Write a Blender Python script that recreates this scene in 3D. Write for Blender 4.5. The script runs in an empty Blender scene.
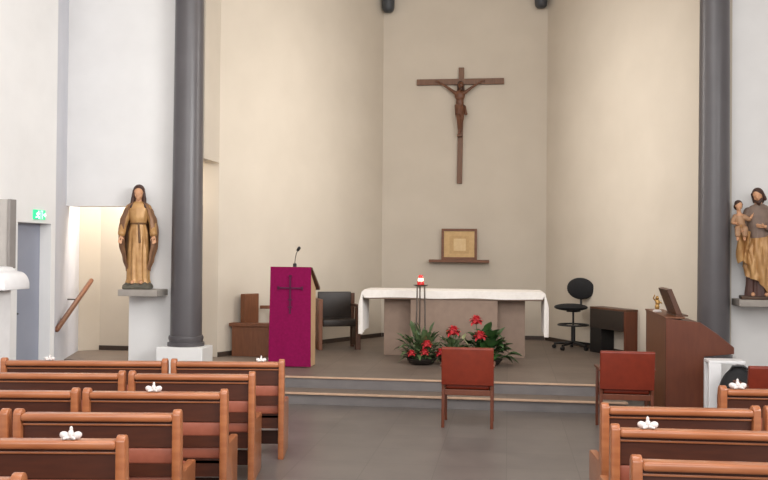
import bpy, bmesh, math, random
from mathutils import Vector, Matrix, Euler
R_ = math.radians
PI = math.pi
random.seed(7)
SC = bpy.context.scene
COL = SC.collection

# ------------------------------------------------------------------ camera, world, lights, exposure
cam_d = bpy.data.cameras.new('camera')
cam = bpy.data.objects.new('camera', cam_d)
COL.objects.link(cam)
cam.location = (0, 0, 1.85)
cam.rotation_mode = 'QUATERNION'
cam.rotation_quaternion = (Matrix.Rotation(R_(7.85), 4, 'Z') @ Matrix.Rotation(R_(90.7), 4, 'X') @ Matrix.Rotation(R_(0.5), 4, 'Z')).to_quaternion()
cam_d.sensor_fit = 'HORIZONTAL'
cam_d.sensor_width = 36.0
cam_d.lens = 36.0 * 900 / 768
cam_d.clip_start = 0.05
cam_d.clip_end = 200
SC.camera = cam

world = bpy.data.worlds.new('world')
SC.world = world
world.use_nodes = True
bgn = world.node_tree.nodes['Background']
bgn.inputs[0].default_value = (1.0, 0.985, 0.97, 1)
bgn.inputs[1].default_value = 0.85

SC.view_settings.view_transform = 'Standard'
SC.view_settings.look = 'None'
SC.view_settings.gamma = 1.0
SC.view_settings.use_curve_mapping = False
SC.view_settings.exposure = 0.07

def area(name, loc, target, size, power, color, size_y=None):
    d = bpy.data.lights.new(name, 'AREA')
    d.energy = power
    d.color = color
    d.shape = 'RECTANGLE'
    d.size = size
    d.size_y = size_y or size
    o = bpy.data.objects.new(name, d)
    COL.objects.link(o)
    o.location = loc
    v = Vector(target) - Vector(loc)
    o.rotation_euler = v.to_track_quat('-Z', 'Y').to_euler()
    return o

area('nave_light', (-0.8, 4.6, 6.9), (-0.8, 5.6, 0.0), 6.0, 270, (1.0, 0.99, 0.975), 4.0)
area('rear_fill_light', (-0.8, -2.5, 4.6), (-0.8, 12, 3.6), 8.0, 385, (1.0, 0.985, 0.975), 4.0)  # unseen fill added behind the camera to brighten the nave end walls
area('side_fill_light', (5.0, 3.0, 4.6), (-5.8, 9.8, 3.6), 4.5, 200, (1.0, 1.0, 0.99), 2.6).data.spread = R_(95)  # added fill out of view on the right, lifts the left wall
area('chancel_light', (-0.8, 10.6, 6.8), (-0.8, 15.0, 0.6), 0.7, 24, (1.0, 0.86, 0.68), 0.5)
area('chancel_wall_fill_left', (-3.6, 12.6, 4.9), (2.1, 13.9, 3.4), 0.4, 33, (1.0, 0.975, 0.94), 4.0).data.spread = R_(60)  # unseen fill added to brighten the right apse wall
area('chancel_wall_fill_right', (2.0, 12.6, 4.9), (-3.7, 13.7, 3.4), 0.4, 27, (1.0, 0.975, 0.94), 4.0).data.spread = R_(60)  # its counterpart, an added unseen fill for the left apse wall
area('passage_light', (-5.5, 12.75, 3.45), (-5.6, 12.8, 0), 0.6, 52, (1.0, 0.94, 0.84), 0.6)

# ------------------------------------------------------------------ materials
def lin(c):
    def f(x):
        x = x / 255.0
        return x / 12.92 if x <= 0.04045 else ((x + 0.055) / 1.055) ** 2.4
    return (f(c[0]), f(c[1]), f(c[2]), 1)

def mat(name, c1, c2=None, scale=6.0, stretch=(1, 1, 1), rough=0.6, metal=0.0, bump=0.0, spec=0.5, sheen=0.0, detail=4.0, emit=None, es=0.0, coat=0.0):
    m = bpy.data.materials.new(name)
    m.use_nodes = True
    nt = m.node_tree
    p = nt.nodes['Principled BSDF']
    p.inputs['Roughness'].default_value = rough
    p.inputs['Metallic'].default_value = metal
    p.inputs['Specular IOR Level'].default_value = spec
    p.inputs['Sheen Weight'].default_value = sheen
    p.inputs['Coat Weight'].default_value = coat
    c2 = c2 or tuple(max(0, x * 0.94) for x in c1)
    tc = nt.nodes.new('ShaderNodeTexCoord')
    mp = nt.nodes.new('ShaderNodeMapping')
    mp.inputs['Scale'].default_value = stretch
    nz = nt.nodes.new('ShaderNodeTexNoise')
    nz.inputs['Scale'].default_value = scale
    nz.inputs['Detail'].default_value = detail
    cr = nt.nodes.new('ShaderNodeValToRGB')
    cr.color_ramp.elements[0].position = 0.3
    cr.color_ramp.elements[1].position = 0.7
    cr.color_ramp.elements[0].color = lin(c1)
    cr.color_ramp.elements[1].color = lin(c2)
    L = nt.links.new
    L(tc.outputs['Object'], mp.inputs['Vector'])
    L(mp.outputs['Vector'], nz.inputs['Vector'])
    L(nz.outputs['Fac'], cr.inputs['Fac'])
    L(cr.outputs['Color'], p.inputs['Base Color'])
    if bump:
        b = nt.nodes.new('ShaderNodeBump')
        b.inputs['Strength'].default_value = bump
        b.inputs['Distance'].default_value = 0.01
        L(nz.outputs['Fac'], b.inputs['Height'])
        L(b.outputs['Normal'], p.inputs['Normal'])
    if emit:
        p.inputs['Emission Color'].default_value = lin(emit)
        p.inputs['Emission Strength'].default_value = es
    return m

def tile_mat(name, c1, c2, grout, size, rough):
    m = mat(name, c1, c2, 3.0, rough=rough, bump=0.05)
    nt = m.node_tree
    p = nt.nodes['Principled BSDF']
    cr = [n for n in nt.nodes if n.type == 'VALTORGB'][0]
    tc = [n for n in nt.nodes if n.type == 'TEX_COORD'][0]
    br = nt.nodes.new('ShaderNodeTexBrick')
    br.offset = 0.0
    br.inputs['Scale'].default_value = 1.0
    br.inputs['Mortar Size'].default_value = 0.004
    br.inputs['Brick Width'].default_value = size
    br.inputs['Row Height'].default_value = size
    br.inputs['Mortar'].default_value = lin(grout)
    br.inputs['Bias'].default_value = 0.0
    dk = nt.nodes.new('ShaderNodeMixRGB')
    dk.blend_type = 'MULTIPLY'
    dk.inputs[0].default_value = 1.0
    dk.inputs[2].default_value = (0.88, 0.88, 0.89, 1)
    L = nt.links.new
    L(tc.outputs['Object'], br.inputs['Vector'])
    L(cr.outputs['Color'], br.inputs['Color1'])
    L(cr.outputs['Color'], dk.inputs[1])
    L(dk.outputs['Color'], br.inputs['Color2'])
    L(br.outputs['Color'], p.inputs['Base Color'])
    return m

M = {}
M['white_wall'] = mat('white_plaster', (236, 234, 232), (230, 228, 226), 2.0, rough=0.9, spec=0.2)
M['cool_wall'] = mat('pale_grey_plaster', (214, 214, 220), (206, 207, 214), 2.0, rough=0.9, spec=0.2)
M['cream_wall'] = mat('cream_plaster', (205, 194, 179), (199, 188, 173), 1.5, rough=0.9, spec=0.2)
M['floor'] = tile_mat('grey_floor_tile', (102, 95, 91), (112, 104, 99), (90, 84, 80), 0.6, 0.36)
M['platform'] = tile_mat('brown_grey_floor_tile', (116, 102, 92), (125, 111, 100), (100, 88, 80), 0.6, 0.5)
M['riser'] = mat('grey_step_stone', (104, 99, 98), (116, 110, 108), 4.0, rough=0.6)
M['nosing'] = mat('pale_step_edge', (190, 158, 132), (178, 146, 122), 8.0, rough=0.45)
M['baseboard'] = mat('dark_brown_baseboard', (66, 52, 44), (58, 46, 38), 8.0, rough=0.5)
M['column'] = mat('grey_column_paint', (90, 86, 88), (84, 80, 82), 3.0, rough=0.35)
M['rib'] = mat('dark_grey_rib_paint', (64, 66, 70), (56, 58, 62), 3.0, rough=0.5)
M['door_grey'] = mat('grey_door_paint', (150, 153, 166), (142, 146, 160), 2.0, rough=0.5)
M['wood_pew'] = mat('orange_brown_pew_wood', (172, 107, 67), (154, 90, 54), 5.0, (1, 6, 6), rough=0.34, coat=0.35)
M['wood_shaded'] = mat('shade_darkened_pew_wood', (80, 38, 20), (68, 31, 16), 5.0, (1, 5, 7), rough=0.45)  # pew wood darkened to carry the shade on boards facing away from light
M['pad'] = mat('red_brown_leather_pad', (158, 88, 66), (146, 79, 58), 18.0, rough=0.5, bump=0.1)
M['wood_dark'] = mat('dark_walnut_wood', (92, 56, 36), (74, 44, 28), 5.0, (6, 6, 1), rough=0.45)
M['shelf_wood'] = mat('brown_shelf_wood', (124, 78, 50), (106, 64, 40), 5.0, (1, 6, 6), rough=0.5)
M['wood_mid'] = mat('mid_brown_wood', (124, 76, 48), (108, 64, 39), 5.0, (6, 6, 1), rough=0.45)
M['wood_red'] = mat('reddish_brown_wood', (104, 53, 31), (92, 45, 26), 4.0, (6, 6, 1), rough=0.4)
M['wood_light'] = mat('light_oak_wood', (206, 172, 134), (192, 156, 118), 5.0, (6, 6, 1), rough=0.5)
M['cross_wood'] = mat('brown_cross_wood', (118, 80, 54), (98, 64, 42), 6.0, (6, 6, 1), rough=0.5)
M['carved'] = mat('carved_brown_wood', (110, 68, 44), (92, 55, 35), 12.0, rough=0.45)
M['carved_dark'] = mat('carved_dark_brown_wood', (72, 44, 30), (60, 36, 24), 12.0, rough=0.5)
M['orange'] = mat('orange_red_leather', (124, 44, 25), (113, 39, 22), 14.0, rough=0.42, bump=0.08, spec=0.4)
M['purple'] = mat('purple_cloth', (134, 12, 74), (122, 10, 66), 30.0, rough=0.9, spec=0.2)
M['navy'] = mat('dark_navy_embroidery', (88, 12, 58), (80, 10, 52), 30.0, rough=0.8)
M['linen'] = mat('white_linen', (246, 240, 234), (240, 233, 226), 20.0, rough=0.9)
M['stone'] = mat('beige_altar_stone', (152, 129, 113), (143, 121, 106), 9.0, rough=0.7, bump=0.08)
M['ledge'] = mat('grey_ledge_stone', (168, 160, 152), (156, 148, 140), 9.0, rough=0.7)
M['black'] = mat('black_fabric', (26, 25, 27), (20, 19, 21), 20.0, rough=0.8)
M['black_plastic'] = mat('black_plastic', (24, 23, 24), (18, 17, 18), 20.0, rough=0.4)
M['steel'] = mat('grey_steel', (120, 110, 102), (104, 95, 88), 10.0, rough=0.35, metal=0.8)
M['white_paint'] = mat('white_painted_metal', (238, 236, 236), (232, 230, 230), 8.0, rough=0.4)
M['dark_leather'] = mat('dark_leather', (44, 34, 28), (36, 28, 23), 14.0, rough=0.45)
M['leaf'] = mat('green_leaf', (62, 98, 48), (42, 72, 36), 10.0, rough=0.45)
M['leaf_fine'] = mat('grey_green_leaf', (98, 116, 76), (68, 90, 54), 12.0, rough=0.5)
M['flower'] = mat('red_petals', (206, 62, 66), (182, 40, 50), 14.0, rough=0.55)
M['pale'] = mat('pale_green_petal', (206, 206, 160), (180, 186, 130), 12.0, rough=0.55)
M['pot'] = mat('dark_bowl', (40, 34, 30), (32, 27, 24), 10.0, rough=0.5)
M['gold_cloth'] = mat('antique_gold_paint', (196, 152, 98), (168, 122, 74), 9.0, rough=0.4, metal=0.15)
M['gold_dark'] = mat('dull_bronze_paint', (146, 106, 74), (116, 80, 56), 9.0, rough=0.5, metal=0.15)
M['skin'] = mat('painted_skin', (214, 162, 124), (204, 150, 112), 12.0, rough=0.5)
M['hair'] = mat('dark_brown_hair_paint', (74, 44, 32), (58, 34, 25), 20.0, rough=0.55)
M['tunic'] = mat('grey_brown_tunic_paint', (134, 112, 98), (116, 96, 84), 10.0, rough=0.55)
M['robe_dark'] = mat('dark_plum_robe_paint', (92, 62, 54), (76, 50, 44), 10.0, rough=0.55)
M['child_robe'] = mat('pale_tan_robe_paint', (178, 138, 104), (158, 118, 86), 10.0, rough=0.55)
M['rock'] = mat('grey_green_rock_paint', (104, 98, 84), (74, 72, 64), 14.0, rough=0.7, bump=0.3)
M['rock_brown'] = mat('brown_base_paint', (86, 62, 46), (70, 50, 38), 14.0, rough=0.6)
M['belt'] = mat('dark_belt_paint', (110, 76, 42), (92, 62, 34), 14.0, rough=0.5)
M['sign_green'] = mat('lit_green_sign', (40, 190, 130), (34, 180, 122), 5.0, rough=0.4, emit=(60, 205, 150), es=0.75)
M['sign_white'] = mat('lit_white_symbol', (235, 250, 242), (228, 245, 236), 5.0, rough=0.4, emit=(235, 250, 242), es=0.75)
M['label_red'] = mat('dull_red_label', (168, 70, 66), (150, 58, 56), 8.0, rough=0.6)
M['panel_grey'] = mat('warm_grey_board', (186, 180, 174), (176, 170, 165), 6.0, rough=0.6)
M['panel_grey_dark'] = mat('mid_grey_board', (146, 140, 136), (138, 132, 128), 6.0, rough=0.6)
M['paper'] = mat('white_ribbon', (216, 208, 204), (208, 200, 196), 20.0, rough=0.8)
M['brass'] = mat('brass', (190, 150, 90), (160, 120, 66), 12.0, rough=0.35, metal=0.7)
M['parchment'] = mat('tan_parchment', (212, 178, 128), (198, 162, 112), 14.0, rough=0.7)
M['parchment_light'] = mat('light_parchment', (226, 198, 152), (216, 184, 136), 18.0, rough=0.7)
M['parchment_mid'] = mat('ochre_parchment', (204, 168, 118), (190, 154, 106), 22.0, rough=0.7)
M['red_glass'] = mat('red_glass', (206, 40, 40), (190, 30, 34), 8.0, rough=0.15, emit=(220, 50, 40), es=0.25)
M['flame'] = mat('candle_flame', (255, 236, 200), (255, 230, 190), 5.0, emit=(255, 235, 200), es=2.0)

# ------------------------------------------------------------------ geometry helpers
def finish(name, bm, m, parent=None, smooth=False, loc=None, rot=None):
    bmesh.ops.recalc_face_normals(bm, faces=bm.faces[:])
    me = bpy.data.meshes.new(name)
    bm.to_mesh(me)
    bm.free()
    me.materials.append(m)
    if smooth:
        for p in me.polygons:
            p.use_smooth = True
        try:
            me.set_sharp_from_angle(angle=R_(40))
        except Exception:
            pass
    o = bpy.data.objects.new(name, me)
    COL.objects.link(o)
    if parent:
        o.parent = parent
    if loc:
        o.location = loc
    if rot:
        o.rotation_euler = rot
    return o

def thing(name, label, cat, loc=(0, 0, 0), rz=0.0, group=None):
    o = bpy.data.objects.new(name, None)
    COL.objects.link(o)
    o.empty_display_size = 0.1
    o.location = loc
    o.rotation_euler = (0, 0, rz)
    return tag(o, label, cat, group)

def tag(o, label, cat, group=None):
    o['label'] = label
    o['category'] = cat
    if group:
        o['group'] = group
    return o

def struct(o):
    o['kind'] = 'structure'
    return o

def NB():
    return bmesh.new()

def merge(bm, b2, mtx=None):
    me = bpy.data.meshes.new('t')
    b2.to_mesh(me)
    b2.free()
    if mtx is not None:
        me.transform(mtx)
    bm.from_mesh(me)
    bpy.data.meshes.remove(me)

def box(bm, lo, hi, bev=0.0, seg=2, mtx=None):
    b = bmesh.new()
    bmesh.ops.create_cube(b, size=1.0)
    s = [hi[i] - lo[i] for i in range(3)]
    c = [(hi[i] + lo[i]) / 2 for i in range(3)]
    for v in b.verts:
        v.co = Vector((v.co.x * s[0] + c[0], v.co.y * s[1] + c[1], v.co.z * s[2] + c[2]))
    if bev > 0:
        bmesh.ops.bevel(b, geom=b.edges[:] , offset=min(bev, min(s) * 0.49), segments=seg, affect='EDGES', profile=0.5)
    merge(bm, b, mtx)
    return bm

def prism(bm, pts, axis, a0, a1, bev=0.0, seg=2, mtx=None):
    # polygon in the two other axes, extruded along axis
    b = bmesh.new()
    def mk(p, a):
        if axis == 'x': return (a, p[0], p[1])
        if axis == 'y': return (p[0], a, p[1])
        return (p[0], p[1], a)
    A = [b.verts.new(mk(p, a0)) for p in pts]
    B = [b.verts.new(mk(p, a1)) for p in pts]
    b.faces.new(A)
    b.faces.new(B[::-1])
    n = len(pts)
    for i in range(n):
        b.faces.new((A[i], B[i], B[(i + 1) % n], A[(i + 1) % n]))
    bmesh.ops.recalc_face_normals(b, faces=b.faces[:])
    if bev > 0:
        bmesh.ops.bevel(b, geom=b.edges[:], offset=bev, segments=seg, affect='EDGES', profile=0.5, clamp_overlap=True)
    merge(bm, b, mtx)
    return bm

def cone(bm, p0, p1, r0, r1=None, n=20):
    r1 = r0 if r1 is None else r1
    p0 = Vector(p0); p1 = Vector(p1)
    d = p1 - p0
    b = bmesh.new()
    bmesh.ops.create_cone(b, cap_ends=True, segments=n, radius1=r0, radius2=max(r1, 1e-4), depth=d.length)
    q = Vector((0, 0, 1)).rotation_difference(d.normalized()).to_matrix().to_4x4()
    merge(bm, b, Matrix.Translation((p0 + p1) / 2) @ q)
    return bm

def ball(bm, c, r, u=16, v=10, rot=None):
    if not hasattr(r, '__len__'):
        r = (r, r, r)
    b = bmesh.new()
    bmesh.ops.create_uvsphere(b, u_segments=u, v_segments=v, radius=1.0)
    mt = Matrix.Translation(c)
    if rot:
        mt = mt @ Euler(rot).to_matrix().to_4x4()
    merge(bm, b, mt @ Matrix.Diagonal((r[0], r[1], r[2], 1)))
    return bm

def cap(bm, p0, p1, r0, r1=None, n=14):
    r1 = r0 if r1 is None else r1
    cone(bm, p0, p1, r0, r1, n)
    ball(bm, p0, r0, n, 8)
    ball(bm, p1, r1, n, 8)
    return bm

def lathe(bm, prof, c=(0, 0, 0), n=32, sx=1.0, sy=1.0):
    rings = []
    for r, z in prof:
        rings.append([bm.verts.new((c[0] + sx * r * math.cos(2 * PI * i / n), c[1] + sy * r * math.sin(2 * PI * i / n), c[2] + z)) for i in range(n)])
    for a, b in zip(rings, rings[1:]):
        for i in range(n):
            bm.faces.new((a[i], a[(i + 1) % n], b[(i + 1) % n], b[i]))
    bm.faces.new(rings[0][::-1])
    bm.faces.new(rings[-1])
    return bm

def tube(bm, pts, rad, n=10):
    # swept tube through points; rad a number or one per point
    pts = [Vector(p) for p in pts]
    if not hasattr(rad, '__len__'):
        rad = [rad] * len(pts)
    rings = []
    up = Vector((0, 0, 1))
    prev = None
    for i, p in enumerate(pts):
        t = (pts[min(i + 1, len(pts) - 1)] - pts[max(i - 1, 0)]).normalized()
        if prev is None:
            ref = up if abs(t.z) < 0.9 else Vector((0, 1, 0))
            a = t.cross(ref).normalized()
        else:
            a = (prev - t * prev.dot(t)).normalized()
        prev = a
        b = t.cross(a)
        rings.append([bm.verts.new(p + (a * math.cos(2 * PI * k / n) + b * math.sin(2 * PI * k / n)) * rad[i]) for k in range(n)])
    for A, B in zip(rings, rings[1:]):
        for k in range(n):
            bm.faces.new((A[k], A[(k + 1) % n], B[(k + 1) % n], B[k]))
    bm.faces.new(rings[0][::-1])
    bm.faces.new(rings[-1])
    return bm

def sheet(bm, fn, nu, nv, thick=0.0, closed_u=False, capz=False):
    """grid surface fn(u, v) -> point, optionally given thickness by a second inner layer"""
    g = [[bm.verts.new(fn(i / (nu if closed_u else nu - 1), j / (nv - 1))) for i in range(nu)] for j in range(nv)]
    nn = nu if closed_u else nu - 1
    for j in range(nv - 1):
        for i in range(nn):
            bm.faces.new((g[j][i], g[j][(i + 1) % nu], g[j + 1][(i + 1) % nu], g[j + 1][i]))
    if capz:
        bm.faces.new(g[0][::-1])
        bm.faces.new(g[-1])
    if thick:
        bm.normal_update()
        n0 = {v: v.normal.copy() for row in g for v in row}
        h = [[bm.verts.new(v.co - n0[v] * thick) for v in row] for row in g]
        for j in range(nv - 1):
            for i in range(nn):
                bm.faces.new((h[j][i], h[j + 1][i], h[j + 1][(i + 1) % nu], h[j][(i + 1) % nu]))
        for i in range(nn):
            k = (i + 1) % nu
            bm.faces.new((g[0][i], h[0][i], h[0][k], g[0][k]))
            bm.faces.new((g[-1][i], g[-1][k], h[-1][k], h[-1][i]))
        if not closed_u:
            for j in range(nv - 1):
                bm.faces.new((g[j][0], g[j + 1][0], h[j + 1][0], h[j][0]))
                bm.faces.new((g[j][-1], h[j][-1], h[j + 1][-1], g[j + 1][-1]))
    return bm

def fuse(name, bm, m, parent, voxel, smooth_it=4):
    """fuse overlapping closed shells into one continuous surface"""
    me = bpy.data.meshes.new('tmp')
    bm.to_mesh(me)
    bm.free()
    o = bpy.data.objects.new('tmp', me)
    COL.objects.link(o)
    md = o.modifiers.new('r', 'REMESH')
    md.mode = 'VOXEL'
    md.voxel_size = voxel
    if smooth_it:
        s = o.modifiers.new('s', 'SMOOTH')
        s.iterations = smooth_it
        s.factor = 0.5
    dg = bpy.context.evaluated_depsgraph_get()
    ev = o.evaluated_get(dg)
    out = bpy.data.meshes.new_from_object(ev)
    bpy.data.objects.remove(o)
    bpy.data.meshes.remove(me)
    out.name = name
    out.materials.clear()
    out.materials.append(m)
    for p in out.polygons:
        p.use_smooth = True
    r = bpy.data.objects.new(name, out)
    COL.objects.link(r)
    r.parent = parent
    return r

def copy_tree(o, parent=None):
    c = o.copy()
    COL.objects.link(c)
    if parent:
        c.parent = parent
    for ch in list(o.children):
        copy_tree(ch, c)
    return c

def lerp_table(tab, z):
    if z <= tab[0][0]: return tab[0][1:]
    for a, b in zip(tab, tab[1:]):
        if z <= b[0]:
            t = (z - a[0]) / (b[0] - a[0])
            t = t * t * (3 - 2 * t)
            return tuple(a[i] + (b[i] - a[i]) * t for i in range(1, len(a)))
    return tab[-1][1:]

# ------------------------------------------------------------------ the setting
CEIL = 7.2
PZ = 0.28          # altar platform height
YW = 12.05         # nave end wall (behind the two columns)

def S(name, lo, hi, m):
    return struct(finish(name, box(NB(), lo, hi), M[m]))

S('floor', (-6.6, -3.0, -0.1), (6.0, 12.6, 0.0), 'floor')
bm = NB()
prism(bm, [(-4.0, 11.0), (1.35, 11.0), (1.35, 12.0), (3.2, 12.0), (3.2, 16.7), (-7.2, 16.7), (-7.2, 12.0), (-4.0, 12.0)], 'z', 0.0, PZ)
struct(finish('floor_platform', bm, M['platform']))
S('trim_step', (-4.0, 10.62, 0.0), (1.35, 11.0, 0.125), 'riser')
S('trim_riser', (-4.0, 10.985, 0.14), (1.35, 10.9995, 0.265), 'riser')
bm = NB(); box(bm, (-4.0, 10.6, 0.125), (1.37, 11.0, 0.1401)); 
struct(finish('trim_tread', bm, M['platform']))
bm = NB(); box(bm, (-4.0, 10.585, 0.118), (1.37, 10.64, 0.1415), 0.006)
struct(finish('trim_edge_lower', bm, M['nosing']))
bm = NB(); box(bm, (-4.0, 10.965, 0.26), (1.37, 11.02, 0.2815), 0.006)
struct(finish('trim_edge_upper', bm, M['nosing']))

# apse
def wallp(name, pts, z0, z1, m):
    return struct(finish(name, prism(NB(), pts, 'z', z0, z1), M[m]))
BL, BR, FL, FR = (-2.3, 16.4), (0.68, 16.4), (-4.2, 12.72), (2.6, 12.72)
wallp('wall_back', [BL, BR, (0.68, 16.65), (-2.3, 16.65)], PZ, CEIL, 'cream_wall')
wallp('wall_left_apse', [FL, BL, (-2.3, 16.65), (-2.45, 16.65), (-4.44, 12.8), (-4.44, 12.72)], PZ, CEIL, 'cream_wall')
wallp('wall_right_apse', [FR, (2.84, 12.72), (2.84, 12.8), (0.83, 16.65), (0.68, 16.65), BR], PZ, CEIL, 'cream_wall')
wallp('wall_right_return', [(2.6, YW + 0.001), (2.84, YW + 0.001), (2.84, 12.72), (2.6, 12.72)], PZ, CEIL, 'cream_wall')
wallp('wall_left_return', [(-4.2, YW + 0.001), (-4.2, 12.72), (-4.44, 12.72), (-4.44, YW + 0.001)], 3.12, CEIL, 'cream_wall')
def bboard(name, p, q, off):
    d = (Vector(q) - Vector(p)).normalized()
    n = Vector((-d.y, d.x)) * off
    a, b = Vector(p), Vector(q)
    return wallp(name, [tuple(a), tuple(b), tuple(b + n), tuple(a + n)], PZ, PZ + 0.07, 'baseboard')
bboard('baseboard_back', (BL[0] + 0.02, BL[1] - 0.001), (BR[0] - 0.02, BR[1] - 0.001), -0.015)
bboard('baseboard_left', (FL[0] + 0.002, FL[1]), (BL[0] + 0.002, BL[1] - 0.02), -0.015)
bboard('baseboard_right', (FR[0] - 0.002, FR[1]), (BR[0] - 0.002, BR[1] - 0.02), 0.015)

# nave end wall, left half with its opening (pieces keep the opening free)
S('wall_front_left_lintel', (-6.222, YW, 2.45), (-5.27, YW + 0.25, CEIL), 'white_wall')
S('wall_front_left_upper', (-5.27, YW, 3.12), (-4.44, YW + 0.25, CEIL), 'white_wall')
S('wall_front_left', (-5.27, YW, 0.0), (-4.3, YW + 0.25, 3.12), 'white_wall')
S('wall_front_right', (2.84, YW, 0.0), (5.6, YW + 0.25, CEIL), 'white_wall')
# left side wall with the doorway
DX, DY0, DY1, DZ = -5.79, 10.03, 10.82, 2.16
S('wall_left', (-6.05, 2.5, 0.0), (DX, DY0, CEIL), 'white_wall')
S('wall_left_lintel', (-6.05, DY0, DZ), (DX, DY1, CEIL), 'white_wall')
S('wall_left_end', (-6.05, DY1, 0.0), (DX, 10.93, CEIL), 'white_wall')
wallp('wall_left_recess', [(DX, 10.93), (-6.222, YW), (-6.52, 13.05), (-6.75, 13.05), (-6.05, 10.93)], 0.0, CEIL, 'cool_wall')
# side passage behind the statue wall
wallp('wall_passage', [(-6.52, 13.05), (-6.27, 13.25), (-4.9, 13.25), (-4.9, 13.35), (-6.4, 13.35), (-6.75, 13.05)], PZ, 3.6, 'cream_wall')
wallp('wall_passage_side', [(-4.9, 12.9), (-4.8, 12.9), (-4.8, 13.35), (-4.9, 13.35)], PZ, 3.6, 'cream_wall')
S('wall_passage_front', (-4.9, 12.78, 2.5), (-4.44, 12.9, 3.6), 'cream_wall')
S('ceiling_passage', (-6.9, YW + 0.25, 3.6), (-4.44, 13.35, 3.7), 'cream_wall')
S('baseboard_passage', (-6.27, 13.235, PZ), (-4.91, 13.2499, PZ + 0.07), 'baseboard')
S('ceiling', (-6.6, 1.5, CEIL), (6.0, 16.7, CEIL + 0.15), 'white_wall')
S('wall_right', (5.35, 6.0, 0.0), (5.6, YW, CEIL), 'white_wall')

# doors
d = struct(finish('door_1', box(NB(), (-5.99, DY0 + 0.004, 0.004), (-5.94, DY1 - 0.004, DZ - 0.004)), M['door_grey']))
bm = NB(); box(bm, (-5.94, DY0 + 0.05, 0.95), (-5.925, DY0 + 0.10, 1.15), 0.004)
cap(bm, (-5.925, DY0 + 0.075, 1.05), (-5.88, DY0 + 0.075, 1.05), 0.011)
cap(bm, (-5.88, DY0 + 0.075, 1.05), (-5.88, DY0 + 0.18, 1.05), 0.011)
struct(finish('door_handle', bm, M['black_plastic'], d, True))
d2 = struct(finish('door_2', box(NB(), (-4.9, 12.8, PZ), (-4.44, 12.85, 2.5), 0.004), M['wood_red']))

# ------------------------------------------------------------------ columns
def column(loc, label, r_top, r_bot, zbase):
    t = thing('column', label, 'column', loc)
    bm = NB()
    prof = [(r_bot * 1.16, zbase), (r_bot * 1.17, zbase + 0.045), (r_bot * 1.06, zbase + 0.055), (r_bot * 1.07, zbase + 0.075), (r_bot * 1.11, zbase + 0.105), (r_bot * 1.09, zbase + 0.135), (r_bot * 1.02, zbase + 0.145)]
    lathe(bm, prof, n=48)
    finish('base', bm, M['column'], t, True)
    bm = NB()
    lathe(bm, [(r_bot, zbase + 0.1445), (r_top, CEIL)], n=48)
    finish('shaft', bm, M['column'], t, True)
    bm = NB()
    box(bm, (-0.32, -0.28, 0.0), (0.33, 0.16, zbase), 0.012)
    finish('plinth', bm, M['white_wall'], t)
    return t
column((-4.37, 11.885, 0), 'grey round column left of the purple lectern, on a white plinth', 0.185, 0.215, 0.53)
column((2.585, 11.885, 0), 'grey round column to the right of the wooden organ', 0.172, 0.198, 0.53)

# dark rib ends in the upper corners of the apse
for x, lab in ((-2.2, 'dark grey rounded rib end high in the left apse corner'), (0.555, 'dark grey rounded rib end high in the right apse corner')):
    bm = NB()
    lathe(bm, [(0.02, 6.21), (0.07, 6.22), (0.10, 6.25), (0.112, 6.30), (0.115, 6.37), (0.115, CEIL)], n=32)
    o = finish('rib_end', bm, M['rib'], None, True, loc=(x, 16.262, 0))
    tag(o, lab, 'rib', )

# ------------------------------------------------------------------ pews
def make_pew(L, label, group):
    t = thing('pew', label, 'pew', group=group)
    T = 0.05
    prof = [(-0.035, 0.0), (0.45, 0.0), (0.455, 0.42)]
    prof += [(0.43 + 0.03 * math.cos(a), 0.455 + 0.03 * math.sin(a)) for a in (0.2, 0.8, 1.57)]
    prof += [(0.085, 0.49), (0.065, 0.52), (0.045, 0.83)]
    prof += [(0.0 + 0.045 * math.cos(a), 0.84 + 0.045 * math.sin(a)) for a in (0.4, 1.0, 1.57, 2.14, 2.74)]
    for s in (-1, 1):
        a = s * (L / 2 - T / 2)
        finish('end_panel', prism(NB(), prof, 'x', a - T / 2, a + T / 2, 0.008, 2), M['wood_pew'], t, True)
    h = L / 2 - T + 0.002
    bm = NB(); box(bm, (-h, -0.05, 0.812), (h, 0.045, 0.858), 0.016, 3)
    finish('top_rail', bm, M['wood_pew'], t, True)
    bm = NB(); box(bm, (-h, 0.0, 0.655), (h, 0.026, 0.816)); box(bm, (-h, 0.012, 0.476), (h, 0.03, 0.655)); box(bm, (-h, 0.05, 0.26), (h, 0.07, 0.374))  # middle box: dark strip added where only shade lies above the seat
    bd = finish('back_board_with_shade_strip', bm, M['wood_shaded'], t)
    bm = NB(); box(bm, (-h, -0.018, 0.785), (h, 0.002, 0.797), 0.003)
    finish('moulding', bm, M['wood_pew'], bd)
    bm = NB(); box(bm, (-h, 0.005, 0.55), (h, 0.055, 0.65), 0.015, 3)
    finish('back_pad', bm, M['pad'], t, True)
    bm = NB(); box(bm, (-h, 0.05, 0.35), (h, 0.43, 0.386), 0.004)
    finish('seat_board', bm, M['wood_shaded'], t)
    bm = NB(); box(bm, (-h, 0.032, 0.386), (h, 0.445, 0.475), 0.02, 3)
    finish('seat_pad', bm, M['pad'], t, True)
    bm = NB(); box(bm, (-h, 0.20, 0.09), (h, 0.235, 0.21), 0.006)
    finish('stretcher', bm, M['wood_shaded'], t)
    return t

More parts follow.
